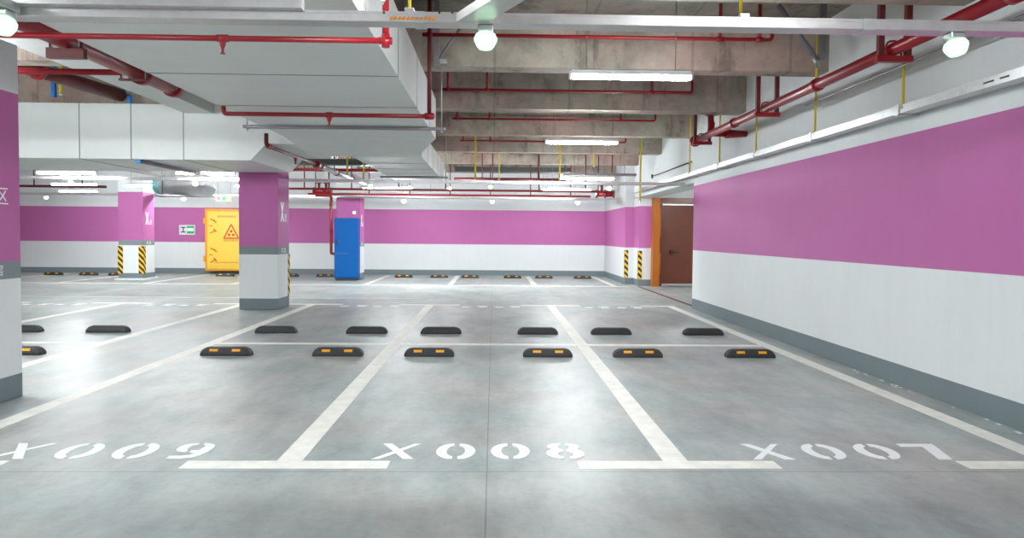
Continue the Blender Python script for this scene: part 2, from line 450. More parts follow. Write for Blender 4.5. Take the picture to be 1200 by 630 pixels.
P1_ = make_stop(True); P2_ = make_stop(False)
bays = {'a': ('X009', -3.25, -1.895), 'b': ('X008', -.778, .682), 'c': ('X007', 1.80, 3.205)}
first = {True: P1_, False: P2_}; used = {True: False, False: False}
def stop(x, y, refl, label, group, rz=0):
    o = first[refl] if not used[refl] else copy_tree(first[refl]); used[refl] = True
    o.location = (x, y, 0); o.rotation_euler.z = rz; o['label'] = label; o['group'] = group
for k, (n, xa, xb) in bays.items():
    for x, side in ((xa, 'left'), (xb, 'right')):
        stop(x, 8.95, True, 'black rubber wheel stop with two amber reflectors, %s one in bay %s' % (side, n), 'amber-marked wheel stops of the front row')
        stop(x, 10.98, False, 'plain black wheel stop seen from behind, %s one beyond bay %s' % (side, n), 'plain wheel stops of the second row', PI)
stop(-5.75, 8.93, True, 'black wheel stop with amber reflector half hidden by the near left column', 'amber-marked wheel stops of the front row')
stop(-5.72, 10.95, False, 'plain black wheel stop left of the column gap, whole in view', 'plain wheel stops of the second row', PI)
stop(-6.99, 10.93, False, 'plain black wheel stop cut off by the near left column', 'plain wheel stops of the second row', PI)
wl = [(-3.07, 'first stop right of the blue cabinet'), (-1.85, 'second stop right of the blue cabinet'), (-.79, 'third stop right of the blue cabinet'), (.67, 'fourth stop right of the blue cabinet'),
      (1.75, 'next to last stop before the far right corner'), (3.09, 'last stop before the far right corner'), (-5.75, 'stop half hidden behind the blue cabinet'), (-6.95, 'stop peeping out behind the middle column'),
      (-9.14, 'stop in front of the yellow door'), (-12.75, 'stop just left of the far left column'), (-13.72, 'middle one of the three left of the far left column'), (-14.9, 'leftmost stop along the far wall')]
for x, d in wl:
    stop(x, 25.05, True, 'dark stop by far wall, ' + d, 'wheel stops along the far wall')

# ------------------------------------------------------------------ columns
U, V = (0, 1, 0), (0, 0, 1)
def column(x0, y0, label, s=.76, guard=()):
    t = thing('column', label, 'column', (x0+s/2, y0+s/2, 0))
    MB().box(x0, x0+s, y0, y0+s, 0, 3.15, .012).build('shaft', 'column', t)
    return t
nearcol = column(-5.02, 5.92, 'large square purple and white column cut by the left edge')
midcol = column(-4.945, 14.28, 'square purple and white column in the middle distance marked X')
cabcol = column(-5.06, 23.62, 'purple and white column behind the blue cabinet')
farcol = column(-11.56, 22.75, 'far left purple and white column with hazard guards')
MB().box(-11.62, -10.74, 22.6, 23.6, 0, .06, .01).build('plinth', 'white', farcol)
for c, x, y in ((nearcol, -4.26, 5.92), (midcol, -4.185, 14.28), (cabcol, -4.30, 23.62), (farcol, -10.80, 22.75)):
    # letter X with a small character for zone, on the face towards the aisle
    MB().prism([(-.11, 0), (-.05, 0), (.11, .38), (.05, .38)], (x, y+.27, 1.72), U, V, .003).prism([(.05, 0), (.11, 0), (-.05, .38), (-.11, .38)], (x, y+.27, 1.72), U, V, .004).build('lettering', 'letter', c)
    text_mesh('lettering', '区', .17, (x+.001, y+.43, 1.735), U, V, 'letter', c)
    text_mesh('lettering', '负二层', .1, (x+.001, y+.22, 1.115), U, V, 'letter', c)

def guard(cx, cy, sx, sy, label, z0=.2, z1=1.05, w=.09):
    """angle strip round a vertical corner at cx,cy; sx,sy point into the body"""
    t = thing('corner_guard', label, 'corner guard', (cx, cy, z0), 'hazard-striped corner guards')
    a, b_ = (cx, cx+sx*w), (cx-sx*.012, cx)
    MB().box(min(cx-sx*.012, cx+sx*w), max(cx-sx*.012, cx+sx*w), min(cy-sy*.012, cy), max(cy-sy*.012, cy), z0, z1).box(
        min(cx-sx*.012, cx), max(cx-sx*.012, cx), min(cy, cy+sy*w), max(cy, cy+sy*w), z0, z1).build('rubber_strip', 'hazard', t)
guard(-11.56, 22.75, 1, 1, 'yellow and black corner guard on left edge of the far left column', w=.14)
guard(-10.80, 22.75, -1, 1, 'yellow and black corner guard on right edge of the far left column', w=.14)
guard(-4.185, 15.04, -1, -1, 'yellow and black corner guard behind the middle column', z0=.22, z1=1.07)
guard(PX0, 22.4, 1, 1, 'yellow and black corner guard on outer step of the wall pier', w=.1)
guard(PX1, 21.6, 1, 1, 'yellow and black corner guard nearest the brown door', w=.1)

# ------------------------------------------------------------------ doors
y0 = 26.45
d1 = thing('door_1', 'yellow steel blast door with orange edge and red warning triangle', 'door', (-9.4, y0, 0)); d1['kind'] = 'structure'
xa, xb, za, zb = -10.28, -8.55, .12, 2.33
MB().box(xa, xb, y0-.22, y0+.1, za, zb, .02).build('leaf', 'orange', d1)
MB().box(xa+.09, xb-.09, y0-.245, y0-.2, za+.07, zb-.09, .015).build('face_panel', 'yellow', d1)
FX, FZ = (1, 0, 0), (0, 0, 1)
def marks(parent, cells, y, m, name='marking'):
    mb = MB()
    for x, z, w, h in cells: mb.prism([(x, z), (x+w, z), (x+w, z+h), (x, z+h)], (0, y, 0), FX, FZ, .004)
    return mb.build(name, m, parent)
yy = y0-.246
def scribble(x, z, n, s, gap):
    out = []
    for i in range(n):
        X = x+i*(s+gap)
        out += [(X, z+s*.8, s, s*.13), (X, z+s*.4, s, s*.13), (X, z, s, s*.13), (X+s*.45, z, s*.14, s*.93)]
        out += [(X, z, s*.12, s*.5)] if i % 2 else [(X+s*.86, z+.4*s, s*.12, s*.5)]
    return out
marks(d1, scribble(-9.83, 2.02, 7, .075, .022), yy, 'marking_red', 'warning_text')
marks(d1, scribble(-9.62, 1.18, 5, .085, .02), yy, 'marking_red', 'warning_text')
marks(d1, scribble(-9.92, .40, 14, .05, .02), yy, 'marking_red', 'warning_text')
tri = MB()
A, Bq, Cq = (-9.60, 1.29), (-9.08, 1.29), (-9.34, 1.78)
def bar(mb, p, q, w, y):
    p, q = Vector((p[0], 0, p[1])), Vector((q[0], 0, q[1])); d = (q-p).normalized(); n = Vector((-d.z, 0, d.x))*w/2
    mb.prism([(v.x, v.z) for v in (p-n, q-n, q+n, p+n)], (0, y, 0), FX, FZ, .004)
for p, q in ((A, Bq), (Bq, Cq), (Cq, A)): bar(tri, p, q, .045, yy)
for a in (90, 210, 330):
    c = (-9.34+.085*math.cos(math.radians(a)), 1.45+.085*math.sin(math.radians(a)))
    tri.prism([(c[0]+.05*math.cos(k*PI/4), c[1]+.05*math.sin(k*PI/4)) for k in range(8)], (0, yy, 0), FX, FZ, .004)
tri.build('warning_triangle', 'marking_red', d1)
ar = MB()
for zc in (1.72, .68):
    for dz, sl in ((.16, -1), (-.16, 1)):
        bar(ar, (-10.08, zc+dz+.1*(-sl)), (-9.9, zc+dz), .035, yy); bar(ar, (-9.96, zc+dz+.06), (-9.86, zc+dz-.05), .04, yy)
    bar(ar, (-10.12, zc+.02), (-10.0, zc), .03, yy)
ar.build('hinge_mark', 'marking_red', d1)
for zc in (.55, 1.9):
    MB().box(xa-.05, xa+.04, y0-.26, y0-.12, zc-.1, zc+.1, .02).build('hinge', 'orange', d1)

d2 = thing('door_2', 'brown steel fire door in ochre frame at the end of right wall', 'door', (5.6, 21.7, 0)); d2['kind'] = 'structure'
MB().box(PX2, PX2+.2, 21.35, 21.9, 0, 2.62).build('door_frame', 'ochre', d2)
MB().box(PX2+.2, 6.55, 21.4, 21.9, 2.47, 2.62).build('door_frame', 'brown', d2)
MB().box(PX2+.2, PX2+.32, 21.55, 21.9, 0, 2.47).build('stop_rail', 'brown', d2)
lf = MB(); lf.prism([(0, .06), (1.35, .06), (1.35, 2.42), (0, 2.42)], (PX2+.36, 21.75, 0), (.985, .17, 0), FZ, -.12).build('leaf', 'brown', d2)
MB().box(PX2+.13, PX2+.17, 21.3, 21.36, .5, .62).cyl((PX2+.22, 21.36, .35), (PX2+.22, 21.36, 1.0), .018).cyl((PX2+.22, 21.36, 1.45), (PX2+.22, 21.36, 2.3), .018).build('hinge', 'ochre', d2)
MB().cyl((PX2+.66, 21.83, 1.02), (PX2+.66, 21.68, 1.02), .05).box(PX2+.66, PX2+.86, 21.65, 21.69, 1.0, 1.03).build('lever_handle', 'dark', d2)
MB().box(PX2+.5, 6.2, 21.3, 21.36, .0, .015).build('threshold', 'strut', d2)
tag(MB().box(XW+.12, XW+.18, 15.2, 21.3, 0, .012).build('floor_track', 'darkred'), 'rusty steel floor track running to the brown door', 'floor track')

# ------------------------------------------------------------------ blue cabinet
cb = thing('electrical_cabinet', 'tall bright blue steel cabinet standing before a purple column', 'cabinet', (-4.66, 23.37, 0))
cx0, cx1, cy0, cz = -5.03, -4.295, 23.14, 1.98
MB().box(cx0, cx1, cy0+.03, 23.6, .07, cz, .01).build('body', 'blue', cb)
dr = MB().box(cx0+.02, cx1-.02, cy0, cy0+.035, .11, cz-.03, .006).build('door', 'blue', cb)
MB().box(cx0+.06, cx0+.1, cy0-.03, cy0+.005, 1.12, 1.3, .006).build('handle', 'dark', dr)
MB().box(cx0+.04, cx1-.3, cy0-.006, cy0+.002, .855, .865).build('seam', 'strut', dr)
MB().box(cx0+.03, cx1-.03, cy0+.05, 23.58, 0, .07).build('plinth', 'dark', cb)
el = thing('emergency_light', 'small white box lamp on the column above the blue cabinet', 'lamp', (-4.48, 23.6, 2.16))
MB().box(-4.53, -4.43, 23.54, 23.62, 2.11, 2.21, .015).build('housing', 'white', el)
MB().lathe([(.045, 0), (.042, .02), (.02, .035)], (-4.48, 23.54, 2.16), (0, -1, 0)).build('lens', 'pir', el)

# ------------------------------------------------------------------ signs
es = thing('wall_sign', 'white wall sign with navy lettering and green exit field', 'sign', (-10.86, 26.58, 1.8))
p = at(210, 275, 'y', 26.57); q = at(228.5, 263.5, 'y', 26.57)
MB().box(p.x, q.x, 26.55, 26.6, p.z, q.z, .01).build('board', 'white', es)
w = q.x-p.x; h = q.z-p.z
MB().box(p.x+w*.12, p.x+w*.42, 26.542, 26.552, p.z+h*.7, p.z+h*.8).box(p.x+w*.12, p.x+w*.42, 26.542, 26.552, p.z+h*.24, p.z+h*.34).box(p.x+w*.25, p.x+w*.31, 26.542, 26.552, p.z+h*.24, p.z+h*.8).build('lettering', 'sign_blue', es)
MB().box(p.x+w*.5, p.x+w*.96, 26.542, 26.552, p.z+h*.15, p.z+h*.9).build('green_field', 'sign_green', es)
MB().box(p.x+w*.52, p.x+w*.92, 26.536, 26.545, p.z+h*.4, p.z+h*.68).build('arrow', 'exit_lit', es)

p = at(253.5, 235.5, 'y', 24.6); q = at(272, 229.5, 'y', 24.6)
hs = thing('hanging_sign', 'small hanging sign with three coloured squares above the yellow door', 'sign', (p.x, 24.6, p.z))
MB().box(p.x, q.x, 24.57, 24.62, p.z-.01, q.z+.01, .008).build('board', 'white', hs)
w = (q.x-p.x)/3
for i, mm in enumerate(('brown', 'sign_green', 'sign_lit')):
    MB().box(p.x+w*i+.03, p.x+w*(i+1)-.03, 24.56, 24.575, p.z+.015, q.z-.015).build('symbol', mm, hs)
MB().cyl((p.x+.05, 24.6, q.z), (p.x+.05, 24.6, 4.2), .006, seg=6).cyl((q.x-.05, 24.6, q.z), (q.x-.05, 24.6, 4.2), .006, seg=6).build('chain', 'strut', hs)

# ------------------------------------------------------------------ ducts
vd = thing('ventilation_duct', 'large pale sheet metal air duct with side branch under the ceiling', 'air duct', (-2, 11, 2.94))
DX0, DX1, DZ0, DZ1 = -3.15, -.885, 2.94, 3.53
MB().box(DX0, DX1, -3, 10.9, DZ0, DZ1).build('main_section', 'duct', vd)
def rect(x0, x1, z0, z1, y): return [(x0, y, z0), (x1, y, z0), (x1, y, z1), (x0, y, z1)]
MB().loft([rect(DX0, DX1, DZ0, DZ1, 10.9), rect(DX0, DX1, DZ0, DZ1, 11.1), rect(DX0, -1.27, 2.84, 3.32, 12.5), rect(DX0, -1.27, 2.83, 3.32, 12.75)]).build('reducer', 'duct', vd)
MB().box(-2.46, -1.255, 12.75, 18.4, 2.83, 3.28).build('narrow_section', 'duct', vd)
# side branch: bottom at 2.66 with a sloped end rising to the main duct
MB().prism([(-13, 2.66), (-3.92, 2.66), (-3.67, 2.93), (DX0+.01, 2.93), (DX0+.01, 3.54), (-13, 3.54)], (0, 14.2, 0), FX, FZ, 2.32).build('branch_section', 'duct', vd)
for y in (-.2, 1.5, 3.3, 5.05, 6.75, 8.4, 10.0):
    mb = MB()
    mb.box(DX0-.004, DX1+.004, y-.006, y+.006, DZ0-.004, DZ1+.004); mb.build('flange', 'duct_seam', vd)
for y in (13.9, 15.1, 16.3, 17.4):
    MB().box(-2.463, -1.252, y-.006, y+.006, 2.826, 3.284).build('flange', 'duct_seam', vd)
for px in (93, 153.5, 215):
    x = at(px, 150, 'y', 11.88).x
    MB().box(x-.006, x+.006, 11.874, 14.206, 2.655, 3.545).build('flange', 'duct_seam', vd)
def strut_hanger(y, x0, x1, z, label, zt=4.2):
    t = thing('duct_hanger', label, 'hanger', ((x0+x1)/2, y, z))
    MB().box(x0, x1, y-.03, y+.03, z-.045, z-.004, .004).build('strut', 'strut', t)
    for x in (x0+.05, x1-.05):
        MB().cyl((x, y, z-.08), (x, y, zt), .007, seg=8).cyl((x, y, z-.065), (x, y, z-.045), .016, seg=6).build('threaded_rod', 'galv', t)
strut_hanger(9.9, -3.36, -.66, DZ0, 'grey strut hanger under the end of the main duct')
strut_hanger(4.4, -3.3, -.62, DZ0, 'grey strut hanger under the main duct above the cable trunk')
strut_hanger(16.9, -2.62, -1.06, 2.83, 'grey strut hanger under the narrow far duct')
x = at(185, 200, 'z', 2.62).x
t = thing('duct_hanger', 'blue-capped strut running under the white side branch', 'hanger', (-5.4, 12.0, 2.64))
MB().box(-5.72, -5.66, 11.9, 15.7, 2.6, 2.652).build('strut', 'strut', t)
MB().box(-5.73, -5.65, 11.84, 11.9, 2.59, 2.652, .006).build('end_cap', 'clamp_blue', t)

# ------------------------------------------------------------------ cable trunks
def trunk(name, label, x0, x1, y, z, w=.11, h=.055, step=2.4, m='trunk'):
    t = thing(name, label, 'cable trunk', ((x0+x1)/2, y, z))
    MB().box(x0, x1, y-w/2, y+w/2, z, z+h, .003).build('trough', m, t)
    MB().box(x0, x1, y-w/2-.003, y+w/2+.003, z+h-.01, z+h+.004).build('lid', m, t)
    x = x0+step*.6
    while x < x1:
        MB().box(x-.03, x+.03, y-w/2-.005, y+w/2+.005, z-.004, z+h+.006).build('coupling', 'galv', t); x += step
    return t
TZ = 2.615
t1 = trunk('cable_trunking', 'galvanised cable trunk crossing the whole top of the view', -4.24, XW-.02, 3.95, TZ, .115, .05)
MB().prism([(0, 0), (.14, .05), (.62, -.95), (.5, -1.0)], (-.22, 3.92, TZ+.002), (1, 0, 0), (0, 1, 0), .046).build('branch_trough', 'trunk', t1)
MB().box(-4.24, -1.0, 3.83, 3.89, TZ+.045, TZ+.1, .002).build('cover_strip', 'trunk', t1)['label'] = 'raised cover strip on left half'
a0 = at(456, 21, 'y', 3.889); ls = MB()
for i in range(11):
    x = a0.x+i*.0225
    ls.prism([(x, a0.z-.009), (x+.014, a0.z-.009), (x+.019, a0.z+.008), (x+.006, a0.z+.008)], (0, 3.8895, 0), FX, FZ, .002)
    ls.prism([(x+.004, a0.z-.003), (x+.024, a0.z-.003), (x+.025, a0.z+.001), (x+.005, a0.z+.001)], (0, 3.889, 0), FX, FZ, .002)
ls.build('lettering', 'orange_letter', t1)
for px in (450, 515, 530):
    b_ = at(px, 15, 'y', 3.89); MB().cyl((b_.x, 3.892, b_.z), (b_.x, 3.884, b_.z), .006, seg=8).build('bolt', 'dark', t1)
trunk('cable_trunking', 'bright cable trunk crossing above the second bay row', -15.5, 4.4, 16.0, 2.61, .12, .06)
trunk('cable_trunking', 'grey cable trunk above the last aisle near the far wall', -16.5, 4.0, 23.5, 2.63, .12, .07)
# tray along the right wall
wt = thing('cable_tray', 'galvanised cable tray running along the right wall above the purple', 'cable tray', (XW-.1, 10, 2.7))
MB().box(3.93, 3.936, 2.5, 20.4, 2.71, 2.785).box(3.93, 4.06, 2.5, 20.4, 2.705, 2.71).box(4.054, 4.06, 2.5, 20.4, 2.71, 2.785).build('trough', 'galv', wt)
for y in (5.2, 7.05, 9.0, 11.0, 12.8, 14.7, 17.6):
    MB().box(3.922, 4.137, y-.02, y+.02, 2.69, 2.704).box(3.92, 3.928, y-.03, y+.03, 2.69, 2.8).build('bracket', 'galv', wt)
for y, l in ((5.56, .05), (5.74, .06)):
    MB().box(3.926, 3.931, y-l, y+l, 2.738, 2.752).build('printed_mark', 'dark', wt)

# ------------------------------------------------------------------ bulbs
def bulb(x, y, z, label, r=.063, lit='globe', tilt=0):
    t = thing('bulb_lamp', label, 'lamp', (x, y, z), 'globe lamps under the cable trunks')
    MB().box(x-.04, x+.04, y-.04, y+.04, z-.03, z, .006).build('lamp_holder', 'galv', t)
    ax = Vector((tilt, 0, -1))
    k = r/.063
    MB().lathe([(.03*k, 0), (.052*k, .012*k), (.063*k, .034*k), (.061*k, .05*k), (.047*k, .078*k), (.034*k, .092*k), (.01*k, .096*k)], (x, y, z-.03), ax).build('globe', lit, t)
bulb(at(569, 43, 'y', 3.95).x, 3.95, TZ, 'glowing green-white globe lamp under the trunk near the centre top')
bulb(at(1118, 43, 'y', 3.95).x, 3.95, TZ, 'tilted glowing globe lamp under the trunk at upper right', tilt=.3)
t = at(4, 43, 'y', 3.8); bulb(t.x, 3.8, TZ-.0, 'glowing globe lamp on the trunk at upper left edge')
MB().box(t.x-.06, t.x+.05, 3.70, 3.86, TZ, TZ+.05, .004).build('mounting_box', 'galv', bpy.data.objects['bulb_lamp.002'])
for px, py, Y, zt, lab, lit, r in ((54, 230, 23.5, 2.63, 'small green globe lamp hanging at far left', 'globe', .075), (577, 234, 23.5, 2.63, 'small white globe lamp over the far aisle centre', 'globe_white', .07),
    (473, 233, 23.5, 2.63, 'small white globe lamp over the far aisle right of the blue cabinet', 'globe_white', .08), (677, 233, 23.5, 2.63, 'small white globe lamp over the far aisle near the right corner', 'globe_white', .08),
    (215, 231, 23.5, 2.63, 'small white globe lamp left of the yellow door', 'globe_white', .075), (575, 221, 16.0, 2.61, 'green-tinted globe lamp under the bright middle trunk', 'globe', .06),
    (434, 217, 16.0, 2.61, 'small green globe lamp under the middle trunk beside the narrow duct', 'globe', .055), (229, 214, 16.0, 2.61, 'green globe lamp above the silver jet fan', 'globe', .06),
    (714, 221, 16.0, 2.61, 'green globe lamp under the middle trunk near the right wall', 'globe', .065), (83, 213, 16.0, 2.61, 'small white globe lamp under the middle trunk at left', 'globe_white', .05)):
    bulb(at(px, py, 'y', Y).x, Y, zt, lab, r, lit)

# ------------------------------------------------------------------ tube lights
def make_tube():
    t = thing('tube_light', '', 'ceiling light')
    MB().box(-.6, .6, -.04, .04, .03, .075, .006).build('housing', 'white', t)
    MB().box(-.595, .595, -.032, .032, -.012, .03, .012).build('diffuser', 'tube', t)
    for s in (-1, 1):
        MB().box(s*.612-.012, s*.612+.012, -.036, .036, -.012, .06, .004).build('end_cap', 'white', t)
        MB().cyl((s*.45, 0, 0), (s*.45, 0, 1), .004, seg=6).build('chain', 'strut', t)
    return t
TUBE0 = make_tube(); tube_used = []
def tube(x, y, z, label, rz=0, group='tube lights hung below the slab'):
    o = TUBE0 if not tube_used else copy_tree(TUBE0); tube_used.append(1)
    o.location = (x, y, z); o.rotation_euler.z = rz; o['label'] = label; o['group'] = group
    for c in o.children:
        if c.name.startswith('chain'):          # each lamp hangs from whatever is above it
            top = next((y1 for xa, xb, ya, yb, y1 in ABOVE if xa < x < xb and ya < y < yb), ZS)
            c.location.z = .07; c.scale.z = max(.01, top-z-.07)
ABOVE = [(-3.2, -.85, -3, 10.9, 2.94), (-2.46, -1.2, 12.7, 18.4, 2.83), (-13, -3.2, 11.88, 14.2, 2.66),
         (-18, 4.6, 6.1, 6.4, 3.55), (-18, 4.6, 18.2, 18.5, 3.55), (-18, 4.6, 24.2, 24.5, 3.55)]
tube(1.37, 7.35, 3.08, 'lit tube light nearest the camera, right of the centre top')
tube(1.49, 12.4, 3.06, 'lit tube light second in the line receding from the nearest')
tube(2.06, 16.2, 2.75, 'lit tube light third in the line, just above the bright trunk')
tube(-2.96, 20, 2.71, 'lit tube light at upper right of the purple cabinet column')
for px, lab in ((528, 'just right of the narrow duct end'), (636, 'left of the second line at right'), (483, 'below the narrow duct')):
    tube(at(px, 221, 'y', 20.6).x, 20.0, 2.72, 'tube light seen end on, ' + lab, PI/2)
tube(2.05, 20, 2.73, 'lit tube light left of the red valve group')
tube(2.2, 23.75, 2.76, 'lit tube light over the far aisle at right')
tube(-2.5, 23.75, 2.76, 'lit tube light over the far aisle right of the blue cabinet')
tube(-8.92, 15.5, 2.70, 'lit tube light under the side branch at far left')
tube(-6.05, 15.5, 2.72, 'lit tube light cut off by the middle column')
tube(-11.3, 20, 2.74, 'lit tube light in the second line at far left')
tube(-9.35, 20, 2.73, 'lit tube light left of the silver jet fan')
tube(-13.3, 23.75, 2.76, 'lit tube light farthest left over the last aisle')
tube(-9.9, 23.75, 2.76, 'lit tube light above the far left column')
tube(-6.4, 20, 2.74, 'lit tube light behind the middle column')
tube(-14.6, 15.5, 2.70, 'lit tube light hidden by the near left column')
FILL = 'added fill tube lights outside the view'  # unseen lamps added to brighten the near bays, left columns and side branch
for x, y in ((2.0, 1.0), (-.15, 4.0), (1.7, -4.2), (-5.7, 4.0), (-6.2, -1.6), (-5.6, 6.9), (-6.6, 8.2), (-7.4, 7.0), (-12.5, 4.5), (-14.5, 11.2), (-2.0, -.9), (-3.82, 2.9)):
    tube(x, y, 2.8 if -4 < x < -1 else 3.02, 'added fill tube light, unseen outside the view', 0, FILL)
tube(6.6, 18.5, 2.9, 'lit tube light inside the passage behind the right wall')
tube(6.2, 23.3, 2.75, 'lit tube light in the room beyond the brown door')

# ------------------------------------------------------------------ red pipes
def pipe(name, label, pts, r, m='red', cat='pipe'):
    t = thing(name, label, cat, tuple(pts[0]))
    MB().tube(pts, r).build('pipe', m, t)
    return t
def coupling(t, c, d, r, l=.07, m='red'):
    d = Vector(d).normalized(); c = Vector(c); MB().cyl(c-d*l/2, c+d*l/2, r*1.28).build('coupling', m, t)
def sprinkler(t, c, up=False, k=1):
    s = 1 if up else -1
    c = Vector(c)
    MB().lathe([(.022*k, 0), (.020*k, .025*k), (.010*k, .05*k), (.008*k, .075*k), (.016*k, .078*k), (.016*k, .083*k)], c, (0, 0, s), seg=10).build('sprinkler_head', 'red', t)

# under the main duct
y, z = 5.12, 2.835
t = pipe('sprinkler_pipe', 'red sprinkler pipe with drop head crossing under the near end of duct', [(-3.43, y, z), (-.74, y, z)], .02)
x = at(452, 30, 'y', y).x
MB().cyl((x, y, z-.03), (x, y, ZS), .024).build('riser', 'red', t)
coupling(t, (x, y, z), (1, 0, 0), .02, .09); coupling(t, (x, y, z), (0, 0, 1), .022, .09)
x = at(261, 48, 'y', y).x; coupling(t, (x, y, z), (1, 0, 0), .02, .08); sprinkler(t, (x, y, z-.015), k=1.1)
y, z = 8.47, 2.855
xl = at(262, 130, 'y', y).x; xr = at(503, 137, 'y', y).x
t = pipe('sprinkler_pipe', 'red sprinkler pipe bent up at its left end under the middle of duct', [(xl, y, z+.09), (xl, y, z), (xr+.06, y, z)], .025)
MB().cyl((xr, y, z-.03), (xr, y, ZS), .024).build('riser', 'darkred', t)
coupling(t, (xr, y, z), (1, 0, 0), .03, .1); x = at(386, 135, 'y', y).x; coupling(t, (x, y, z), (1, 0, 0), .026, .08); sprinkler(t, (x, y, z-.02), k=1.3)
# near left main
t = pipe('sprinkler_main', 'thick red sprinkler main with bright capped end at upper left', [(-3.36, 3.4, 3.0), (-3.41, 7.9, 3.03)], .085)
MB().lathe([(.1, 0), (.105, .03), (.105, .1), (.09, .12), (.05, .13)], (-3.412, 7.82, 3.03), (-.01, 1, .007)).build('end_cap', 'red', t)
coupling(t, (-3.4, 7.15, 3.025), (0, 1, 0), .09, .1)
for yy_, lab in ((5.9, 'dark red angle hanger carrying the near left sprinkler main'), (7.0, 'red clamp hanger near the capped end of left main')):
    h = thing('pipe_hanger', lab, 'hanger', (-3.4, yy_, 2.9))
    if yy_ < 6.5: MB().box(-3.53, -3.24, yy_-.03, yy_+.03, 2.86, 2.94).build('angle_bar', 'darkred', h)
    else: MB().box(-3.53, -3.27, yy_-.015, yy_+.015, 2.915, 2.935).build('angle_bar', 'darkred', h)
    for x in (-3.51, -3.27): MB().cyl((x, yy_, 2.92), (x, yy_, ZS), .012, seg=8).build('rod', 'darkred', h)
    MB().tube([(-3.5, yy_, 2.92), (-3.5, yy_, 3.13), (-3.285, yy_, 3.13), (-3.285, yy_, 2.92)], .009, seg=8, bend=.1).build('u_bolt', 'galv', h)
t = pipe('sprinkler_pipe', 'red branch pipe from the left main running left behind near column', [(-7.5, 7.5, 3.1), (-3.5, 7.5, 3.1)], .03)
# dark large main beyond the pale beam
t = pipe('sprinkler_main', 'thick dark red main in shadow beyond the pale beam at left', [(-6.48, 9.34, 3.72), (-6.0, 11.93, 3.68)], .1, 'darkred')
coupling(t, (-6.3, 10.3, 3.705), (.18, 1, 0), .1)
for px, Y, c, zb, lab in ((47, 9.9, 'dark', 3.78, 'black hanger rod of the dark main at left'), (63, 11.5, 'clamp_blue', 3.56, 'dark blue hanger rod left of the yellow rod')):
    p_ = at(px, 100, 'y', Y); tag(MB().box(p_.x-.03, p_.x+.03, Y-.03, Y+.03, zb, ZS).build('hanger_rod', c), lab, 'hanger')
p_ = at(152, 116, 'y', 11.75)
t = thing('rod_clamp', 'blue clamp on a brace above the white side branch', 'hanger', tuple(p_))
MB().cyl((p_.x, 11.75, p_.z-.06), (p_.x, 11.75, p_.z+.06), .035).build('clamp', 'clamp_blue', t)
MB().cyl((p_.x, 11.75, p_.z+.06), (p_.x-.08, 11.6, p_.z+.36), .022, seg=8).build('brace', 'galv', t)
# second pipe along the bevel of the branch duct, on to the far bays
p_ = at(312, 158, 'y', 11.55)
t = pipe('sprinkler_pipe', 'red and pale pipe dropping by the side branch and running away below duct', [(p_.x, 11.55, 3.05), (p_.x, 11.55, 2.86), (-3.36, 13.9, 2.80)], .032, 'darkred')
coupling(t, (p_.x+.02, 11.65, 2.86), (0, 1, 0), .035, .12)
sprinkler(t, (-3.45, 12.8, 2.8), k=1.3)
MB().cyl((-3.36, 13.9, 2.80), (-3.30, 18.6, 2.75), .055).build('pipe', 'trunk', t)
for Y in (13.95, 14.25, 15.6, 17.2): coupling(t, (-3.36+(Y-13.9)*.0128, Y, 2.8-(Y-13.9)*.0106), (0, 1, 0), .055, .14)

# right main along the wall
XR, ZR = 3.6, 3.2
t = pipe('sprinkler_main', 'thick red sprinkler main running along above the right wall', [(XR, 2.5, ZR), (XR, 13.0, ZR)], .058)
for Y in (5.0, 8.1, 10.9): coupling(t, (XR, Y, ZR), (0, 1, 0), .058, .09)
MB().cyl((XR, 12.95, ZR), (XR, 13.05, ZR), .1).build('flange', 'red', t)
MB().cyl((XR, 11.9, ZR-.02), (XW-.35, 11.9, ZR-.02), .05).cyl((XW-.35, 11.9, ZR-.02), (XW-.004, 11.9, ZR-.02), .075, .05).build('tee_branch', 'red', t)
v = thing('gate_valve', 'red gate valve with handwheel beside the main at right', 'valve', (XR+.06, 12.3, ZR+.05))
MB().lathe([(.06, 0), (.075, .02), (.075, .05), (.045, .08), (.05, .16), (.03, .2), (.03, .28)], (XR+.08, 12.3, ZR+.05)).build('bonnet', 'red', v)
MB().tube([(XR+.08+.11*math.cos(i*PI/6), 12.3+.11*math.sin(i*PI/6), ZR+.36) for i in range(13)], .014, seg=8, bend=.01).cyl((XR-.03, 12.3, ZR+.36), (XR+.19, 12.3, ZR+.36), .01).cyl((XR+.08, 12.3, ZR+.28), (XR+.08, 12.3, ZR+.37), .012).build('handwheel', 'red', v)
for i, (Y, lab) in enumerate(((12.6, 'dark red trapeze hanger at the far end of right main'), (9.6, 'dark red trapeze hanger midway along right main'), (6.55, 'dark red trapeze hanger on right main nearest the camera'))):
    h = thing('pipe_hanger', lab, 'hanger', (XR, Y, ZR-.1))
    xa_, xb_ = XR-.12, XR+.13
    MB().box(xa_-.04, xb_+.04, Y-.03, Y+.03, ZR-.115, ZR-.06).build('angle_bar', 'red', h)
    for x in (xa_, xb_): MB().box(x-.025, x+.025, Y-.025, Y+.025, ZR-.1, ZS).build('channel', 'darkred', h)
    MB().tube([(XR-.07, Y, ZR-.06), (XR-.07, Y, ZR+.075), (XR+.07, Y, ZR+.075), (XR+.07, Y, ZR-.06)], .009, seg=8, bend=.06).build('u_bolt', 'red', h)
# thin conduit under the right main
tag(MB().cyl((3.86, 3.0, 3.13), (3.86, 9.0, 3.13), .012, seg=8).build('conduit', 'strut'), 'thin grey conduit just below the right red main', 'conduit')

